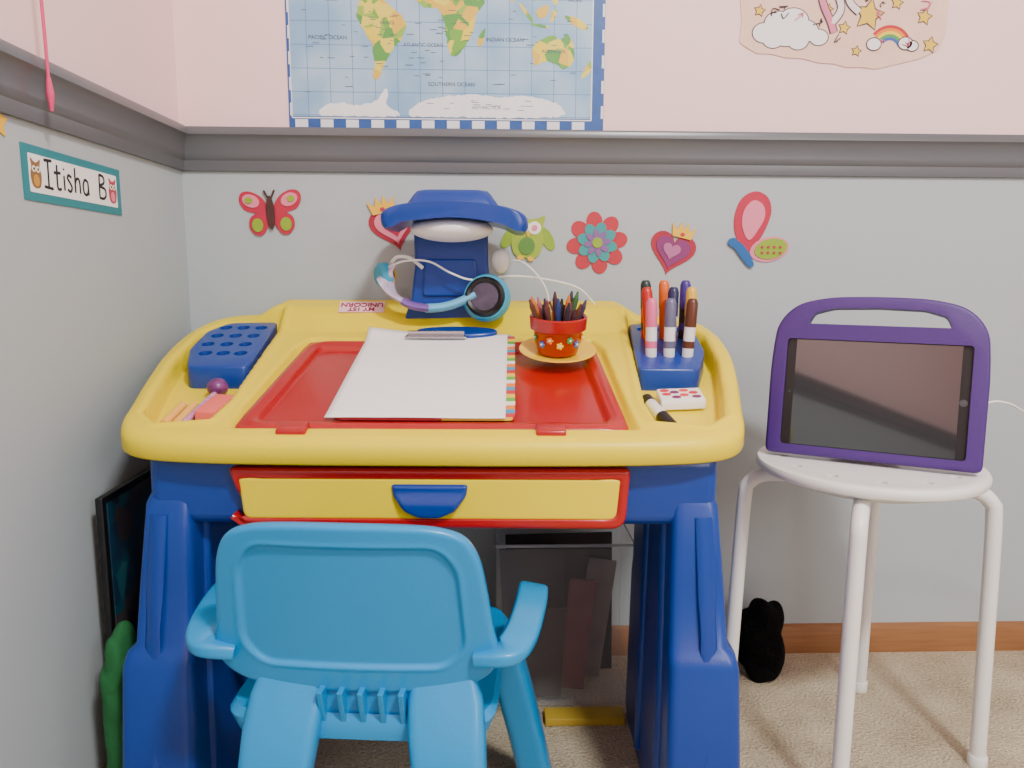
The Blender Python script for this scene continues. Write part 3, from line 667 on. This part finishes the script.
mo = empty('world_map_poster', (-.068, -.002, 1.16))
mX, mZ = -.341, .9775
def ocean():
    m = bpy.data.materials.new('map_ocean'); m.use_nodes = True; nt = m.node_tree; b = nt.nodes['Principled BSDF']; b.inputs['Roughness'].default_value = .35
    g = nt.nodes.new('ShaderNodeNewGeometry'); s = nt.nodes.new('ShaderNodeSeparateXYZ'); nt.links.new(g.outputs['Position'], s.inputs[0])
    outs = []
    for ax, sc_ in (('X', 26), ('Z', 26)):
        a = nt.nodes.new('ShaderNodeMath'); a.operation = 'MULTIPLY'; a.inputs[1].default_value = sc_; nt.links.new(s.outputs[ax], a.inputs[0])
        f = nt.nodes.new('ShaderNodeMath'); f.operation = 'FRACT'; nt.links.new(a.outputs[0], f.inputs[0])
        l = nt.nodes.new('ShaderNodeMath'); l.operation = 'LESS_THAN'; l.inputs[1].default_value = .03; nt.links.new(f.outputs[0], l.inputs[0]); outs.append(l)
    mxm = nt.nodes.new('ShaderNodeMath'); mxm.operation = 'MAXIMUM'; nt.links.new(outs[0].outputs[0], mxm.inputs[0]); nt.links.new(outs[1].outputs[0], mxm.inputs[1])
    n = nt.nodes.new('ShaderNodeTexNoise'); n.inputs['Scale'].default_value = 10; nt.links.new(g.outputs['Position'], n.inputs['Vector'])
    r = nt.nodes.new('ShaderNodeValToRGB'); r.color_ramp.elements[0].color = (*lin((136, 180, 216)), 1); r.color_ramp.elements[1].color = (*lin((170, 203, 226)), 1); r.color_ramp.elements[0].position = .4; r.color_ramp.elements[1].position = .6
    nt.links.new(n.outputs['Fac'], r.inputs[0])
    mx = nt.nodes.new('ShaderNodeMix'); mx.data_type = 'RGBA'; mx.inputs[7].default_value = (*lin((90, 140, 190)), 1)
    nt.links.new(mxm.outputs[0], mx.inputs[0]); nt.links.new(r.outputs[0], mx.inputs[6]); nt.links.new(mx.outputs[2], b.inputs['Base Color']); return m
def land():
    m = bpy.data.materials.new('map_land'); m.use_nodes = True; nt = m.node_tree; b = nt.nodes['Principled BSDF']; b.inputs['Roughness'].default_value = .4
    g = nt.nodes.new('ShaderNodeNewGeometry'); v = nt.nodes.new('ShaderNodeTexVoronoi'); v.inputs['Scale'].default_value = 56
    nt.links.new(g.outputs['Position'], v.inputs['Vector']); s = nt.nodes.new('ShaderNodeSeparateColor'); nt.links.new(v.outputs['Color'], s.inputs[0])
    r = nt.nodes.new('ShaderNodeValToRGB'); r.color_ramp.interpolation = 'CONSTANT'; el = r.color_ramp.elements
    for i, c in enumerate([(236, 214, 50), (116, 176, 60), (230, 190, 60), (90, 160, 70), (232, 216, 80), (150, 190, 70)]):
        e = el[i] if i < 2 else el.new(i/6)
        e.position = i/6; e.color = (*lin(c), 1)
    nt.links.new(s.outputs[0], r.inputs[0]); nt.links.new(r.outputs[0], b.inputs['Base Color']); return m
TM = lambda x, y, h: (mX+x/1000, -h, mZ+y/1000)
MB = mat('map_border_blue', (40, 88, 160), .4, var=.25, vscale=60)
MWH = mat('map_white', (236, 240, 244), .4)
prism('sheet', rrect(272, 186, 545, 372, 1), TM, .0006, .0012, MB, mo)
prism('ocean', rrect(264, 192, 516, 342, 1), TM, .0015, .0018, ocean(), mo)
def quads(nm, Q, h, m):
    V, Fc = [], []
    for (xa, ya, xb, yb) in Q:
        for (xx, yy) in ((xa, ya), (xb, ya), (xb, yb), (xa, yb)): V.append(TM(xx, yy, h))
        Fc.append((len(V)-4, len(V)-3, len(V)-2, len(V)-1))
    build(nm, V, Fc, m, mo)
quads('border_checks', [(10+k*21.8, 3, 10+(k+1)*21.8, 16) for k in range(0, 24, 2)]+[(2, 22+k*21, 6, 43+k*21) for k in range(0, 17, 2)]+[(540, 22+k*21, 544, 43+k*21) for k in range(0, 17, 2)], .0014, MWH)
quads('border_line', [(6, 17.5, 522, 19.5), (4.5, 18, 6, 364), (522, 18, 524, 364)], .0019, MWH)
LAND = land(); ICE = mat('map_ice', (244, 246, 248), .4, var=.08, vscale=40)
def jag(P, n=70, a=1.6):
    Q = cr(P, n); return [(q[0]+random.uniform(-a, a), q[1]+random.uniform(-a, a)) for q in Q]
lands = {
 'south_america': [(128, 212), (150, 218), (170, 208), (192, 190), (203, 172), (196, 150), (180, 132), (168, 112), (160, 95), (152, 82), (146, 88), (148, 112), (144, 140), (130, 165), (120, 185)],
 'africa': [(228, 262), (262, 268), (300, 262), (318, 240), (338, 212), (322, 190), (318, 165), (304, 140), (290, 122), (278, 126), (272, 150), (268, 178), (258, 198), (232, 202), (216, 222), (218, 245)],
 'madagascar': [(330, 160), (338, 168), (336, 148), (328, 138), (325, 148)],
 'australia': [(420, 138), (438, 154), (458, 158), (464, 152), (472, 154), (480, 162), (492, 136), (490, 116), (474, 104), (460, 112), (440, 116), (424, 110)],
 'new_zealand': [(512, 108), (520, 118), (522, 104), (512, 92), (504, 90)],
 'borneo': [(428, 200), (444, 208), (446, 196), (436, 186), (426, 190)], 'sumatra': [(396, 208), (402, 206), (420, 184), (414, 182)], 'java': [(418, 178), (444, 174), (444, 170), (420, 174)],
 'new_guinea': [(474, 190), (494, 188), (514, 174), (508, 168), (486, 178)], 'sulawesi': [(452, 196), (462, 200), (456, 184), (450, 180)],
 'north_america': [(20, 300), (60, 318), (110, 320), (165, 318), (180, 296), (150, 278), (128, 262), (112, 246), (126, 228), (132, 214), (118, 222), (96, 240), (76, 262), (60, 286), (36, 290)],
 'greenland': [(190, 330), (230, 340), (240, 320), (212, 300), (198, 312)],
 'eurasia': [(236, 290), (250, 312), (280, 326), (330, 334), (400, 338), (470, 334), (510, 322), (500, 300), (474, 284), (466, 258), (440, 240), (430, 222), (420, 214), (410, 236), (394, 236), (382, 210), (372, 236), (350, 246), (336, 228), (318, 240), (310, 262), (280, 272), (256, 276)],
 'philippines': [(452, 222), (460, 230), (462, 212), (456, 208)], 'japan': [(498, 276), (508, 286), (504, 266), (492, 256)]}
for nm, P in lands.items(): prism(nm, jag(P, a=1.3 if len(P) > 6 else .4), TM, .0018, .0021, LAND, mo)
prism('antarctica_west', jag([(52, 24), (60, 38), (90, 44), (118, 40), (150, 48), (164, 66), (171, 64), (168, 42), (190, 28), (180, 22), (120, 22), (70, 22)], 80, 1.3), TM, .0018, .0021, ICE, mo)
prism('antarctica_east', jag([(206, 24), (214, 38), (236, 50), (270, 56), (320, 60), (360, 56), (400, 58), (440, 54), (466, 44), (476, 28), (430, 22), (300, 22), (240, 22)], 120, 1.5), TM, .0018, .0021, ICE, mo)
TXM = mat('map_text', (70, 80, 110), .6)
for (s, x, y, z) in [('PACIFIC OCEAN', 70, 150, 9), ('ATLANTIC OCEAN', 232, 140, 8), ('INDIAN OCEAN', 372, 150, 9), ('SOUTHERN OCEAN', 280, 76, 9), ('PACIFIC', 492, 215, 7), ('AFRICA', 282, 215, 9), ('AUSTRALIA', 456, 132, 8), ('BRAZIL', 172, 175, 8), ('ANTARCTICA', 340, 38, 8)]:
    text('map_label', s, z/1000, Matrix.Translation(TM(x, y, .0022)) @ Matrix.Rotation(R(90), 4, 'X'), TXM, mo, .0001)
for k in range(16):
    prism('legend_line_%d' % k, rrect(random.choice([70, 78, 86]), 210+k*5, random.uniform(14, 40), .9, .1, 1), TM, .0018, .0020, TXM, mo)
for k in range(90):
    xx, yy = random.choice([(random.uniform(20, 120), random.uniform(60, 200)), (random.uniform(200, 270), random.uniform(80, 190)), (random.uniform(340, 510), random.uniform(70, 200)), (random.uniform(130, 190), random.uniform(100, 200)), (random.uniform(235, 320), random.uniform(140, 220)), (random.uniform(240, 440), random.uniform(30, 50))])
    prism('place_label_%d' % k, rrect(xx, yy, random.uniform(5, 14), .9, .1, 1), TM, .00212, .0023, TXM, mo)

# unicorn drawing
dr = empty('unicorn_drawing', (.62, -.003, 1.2))
TU = lambda x, y, h: (.430+x/1000, -h, 1.085+y/1000)
edge = [(8, 44), (24, 34), (40, 26), (64, 26), (90, 20), (120, 19), (150, 12), (176, 11), (200, 5), (226, 6), (250, 3), (290, 12), (330, 22), (360, 36), (370, 60), (374, 240), (4, 240), (9, 180), (5, 120), (10, 80)]
PCH = mat('drawing_peach', (248, 206, 184), .8, var=.16, vscale=30)
prism('paper', rpoly(edge, 3), TU, .001, .002, PCH, dr)
INK = mat('ink', (80, 66, 76), .8)
cl = [(50, 60, 20), (74, 76, 24), (100, 80, 26), (88, 58, 24), (122, 64, 22), (66, 50, 18), (146, 54, 16), (110, 48, 18)]
for k, (x, y, r_) in enumerate(cl): prism('cloud_ink_%d' % k, ell(x, y, r_+2, (r_+2)*.8), TU, .002, .0023+k*1e-5, INK, dr)
for k, (x, y, r_) in enumerate(cl): prism('cloud_%d' % k, ell(x, y, r_, r_*.8), TU, .0024, .0026+k*1e-5, PAPER, dr)
SY_ = mat('star_yellow', (232, 196, 70), .7)
for k, (x, y, r_) in enumerate([(232, 92, 26), (344, 44, 13), (40, 96, 9), (330, 90, 13), (190, 70, 10), (214, 32, 8), (280, 112, 10), (160, 100, 8)]):
    prism('star_ink_%d' % k, star(x, y, r_+2.5, (r_+2.5)*.55, rot=80), TU, .002, .0024, INK, dr); prism('star_%d' % k, star(x, y, r_, r_*.5, rot=80), TU, .0024, .0028, SY_, dr)
for k, c in enumerate([(200, 50, 60), (235, 140, 50), (240, 210, 70), (90, 160, 80), (70, 100, 180)]):
    r0 = 40-5*k; P = [(272+r0*math.cos(R(t)), 36+r0*math.sin(R(t))) for t in range(20, 141, 10)]+[(272+(r0-5)*math.cos(R(t)), 36+(r0-5)*math.sin(R(t))) for t in range(140, 19, -10)]
    prism('rainbow_%d' % k, P, TU, .0022, .0026, mat('rb%d' % k, c, .8), dr)
for k, (x, y, r_) in enumerate([(244, 44, 12), (300, 46, 12), (312, 42, 10)]):
    prism('small_cloud_ink_%d' % k, ell(x, y, r_+2, r_*.8+2), TU, .0026, .0028, INK, dr); prism('small_cloud_%d' % k, ell(x, y, r_, r_*.8), TU, .0028, .0030, PAPER, dr)
UP = mat('unicorn_pink', (222, 130, 158), .8); UW = mat('unicorn_white', (240, 226, 226), .8)
for k, P in enumerate([[(140, 150), (150, 110), (165, 80), (172, 62)], [(160, 150), (182, 104), (166, 76)], [(190, 150), (196, 114), (214, 96)]]):
    tube('unicorn_leg_ink_%d' % k, [TU(x, y, .0028) for x, y in P], .0075, INK, dr, 8, ry=.0005, up=(0, 1, 0))
    tube('unicorn_leg_%d' % k, [TU(x, y, .0034) for x, y in P], .0055, UW if k else UP, dr, 8, ry=.0006, up=(0, 1, 0))
prism('unicorn_body_ink', ell(165, 170, 63, 33), TU, .0026, .0036, INK, dr)
prism('unicorn_body', ell(165, 170, 60, 30), TU, .0030, .0040, UP, dr)
for k in range(16):
    x, y = random.uniform(30, 350), random.uniform(40, 150)
    tube('scribble_%d' % k, [TU(x+random.uniform(-9, 9), y+random.uniform(-9, 9), .0036) for _ in range(5)], .0008, INK if k % 2 else UP, dr, 6)

# name plate on left wall
npl = empty('name_plate', (XL, -.35, .85))
def TLr(y, z, h): return (XL+h, -.353+y, .8465+z-.012*y)
prism('backing', rrect(0, 0, .234, .064, .002), TLr, .0004, .0014, mat('nameplate_teal', (40, 130, 140), .5), npl)
prism('card', rrect(0, 0, .210, .044, .002), TLr, .0014, .0018, PAPER, npl)
HWK = mat('marker_ink', (20, 20, 24), .6)
strokes = [[(-74, 17), (-58, 18)], [(-66, 18), (-67, -15)], [(-76, -14), (-58, -15)],
 [(-47, 15), (-48, -8), (-46, -14), (-40, -13)], [(-54, 5), (-40, 6)],
 [(-32, 4), (-32, -14)], [(-32, 11), (-31.5, 12.5)],
 [(-15, 4), (-21, 6), (-24, 2), (-18, -4), (-15, -9), (-19, -14), (-25, -12)],
 [(-6, 17), (-7, -14)], [(-7, -3), (-2, 4), (4, 2), (5, -14)],
 [(25, 3), (18, 5), (13, -2), (14, -11), (20, -14), (25, -8), (25, 3), (26, -14)],
 [(56, 17), (55, -14)], [(56, 17), (67, 15), (68, 7), (56, 2), (70, -1), (72, -9), (66, -14), (55, -14)]]
for k, s_ in enumerate(strokes):
    tube('lettering_%d' % (k+1), [TLr(a/1000, b_/1000+.001, .0021) for a, b_ in s_], .0018, HWK, npl, 8, ry=.0005, up=(1, 0, 0), n=max(6, len(s_)*6))
for k, yy in enumerate((-92, 92)):
    ob_ = [tuple(q) for q in cr([(yy, -17), (yy+8, -14), (yy+11, -2), (yy+8, 8), (yy+10, 17), (yy+3, 13), (yy-3, 13), (yy-10, 17), (yy-8, 8), (yy-11, -2), (yy-8, -14)], 40)]
    sc3 = lambda P: [(a/1000, b_/1000) for a, b_ in P]
    prism('owl_body_%d' % k, sc3(ob_), TLr, .0018, .0022, D('owlbrown', (140, 100, 60)) if k == 0 else D('owlred', (180, 60, 80)), npl)
    prism('owl_belly_%d' % k, sc3(ell(yy, -8, 6, 7)), TLr, .0022, .0024, D('owl_belly', (200, 150, 60)) if k == 0 else pk, npl)
    for j, dx in enumerate((-4, 4)):
        prism('owl_eye_%d_%d' % (k, j), sc3(ell(yy+dx, 5, 3.8, 3.8)), TLr, .0022, .0025, D('cream', (240, 234, 210)), npl)
        prism('owl_pupil_%d_%d' % (k, j), sc3(ell(yy+dx, 5, 1.6, 1.6)), TLr, .0025, .0027, HWK, npl)
pc = empty('pink_hanging_cord', (XL+.03, -.45, 1.1)); PKC = mat('pink_cord', (225, 70, 120), .7)
tube('cord', [(XL+.004, -.450, 1.36), (XL+.022, -.449, 1.20), (XL+.026, -.448, 1.05), (XL+.026, -.446, .95)], .0020, PKC, pc, 8, 40)
tube('tassel', [(XL+.026, -.446, .955), (XL+.026, -.445, .935), (XL+.025, -.443, .918)], .0042, PKC, pc, 8, 12, radii=[.6, 1.1, .5])
blob('hook', (XL+.003, -.450, 1.362), (.004, .004, .004), METAL, pc, 2)
prism('yellow_wall_sticker', star(-.507, .895, .018, .010), lambda y, z, h: (XL+h, y, z), .0004, .0016, yl)

# ---------------------------------------------------------------- lights
lc = empty('ceiling_light', (.7, -1.9, ZC))
lathe('fixture', [(0, -.02), (.19, -.02), (.21, 0), (0, 0)], (.7, -1.9, ZC), WHT, lc)
def area(nm, loc, tgt, size, en, col):
    l = bpy.data.lights.new(nm, 'AREA'); l.shape = 'DISK'; l.size = size; l.energy = en; l.color = col
    o = bpy.data.objects.new(nm, l); scene.collection.objects.link(o); o.location = loc
    o.rotation_euler = (Vector(tgt)-Vector(loc)).to_track_quat('-Z', 'Y').to_euler(); return o
area('ceiling_lamp_light', (.7, -1.9, ZC-.03), (.55, -1.2, 0), .32, 104, (1, .985, .95))
area('added_fill_light', (1.6, -3.0, 1.6), (0, 0, .6), 1.0, 24, (.95, .98, 1))  # soft fill lamp added to lift the room; no window modelled here
w = bpy.data.worlds.new('world'); scene.world = w; w.use_nodes = True
w.node_tree.nodes['Background'].inputs[0].default_value = (.8, .85, .9, 1); w.node_tree.nodes['Background'].inputs[1].default_value = .3

cd = bpy.data.cameras.new('camera'); cam = bpy.data.objects.new('camera', cd); scene.collection.objects.link(cam)
cd.sensor_width = 36; cd.lens = 36*760/1024; cd.clip_start = .02
cam.location = (0, -1.38, .74)
cam.rotation_euler = (Matrix.Rotation(R(-1.9), 3, 'Z') @ Matrix.Rotation(R(90-8.65), 3, 'X') @ Matrix.Rotation(R(.25), 3, 'Z')).to_euler()
scene.camera = cam
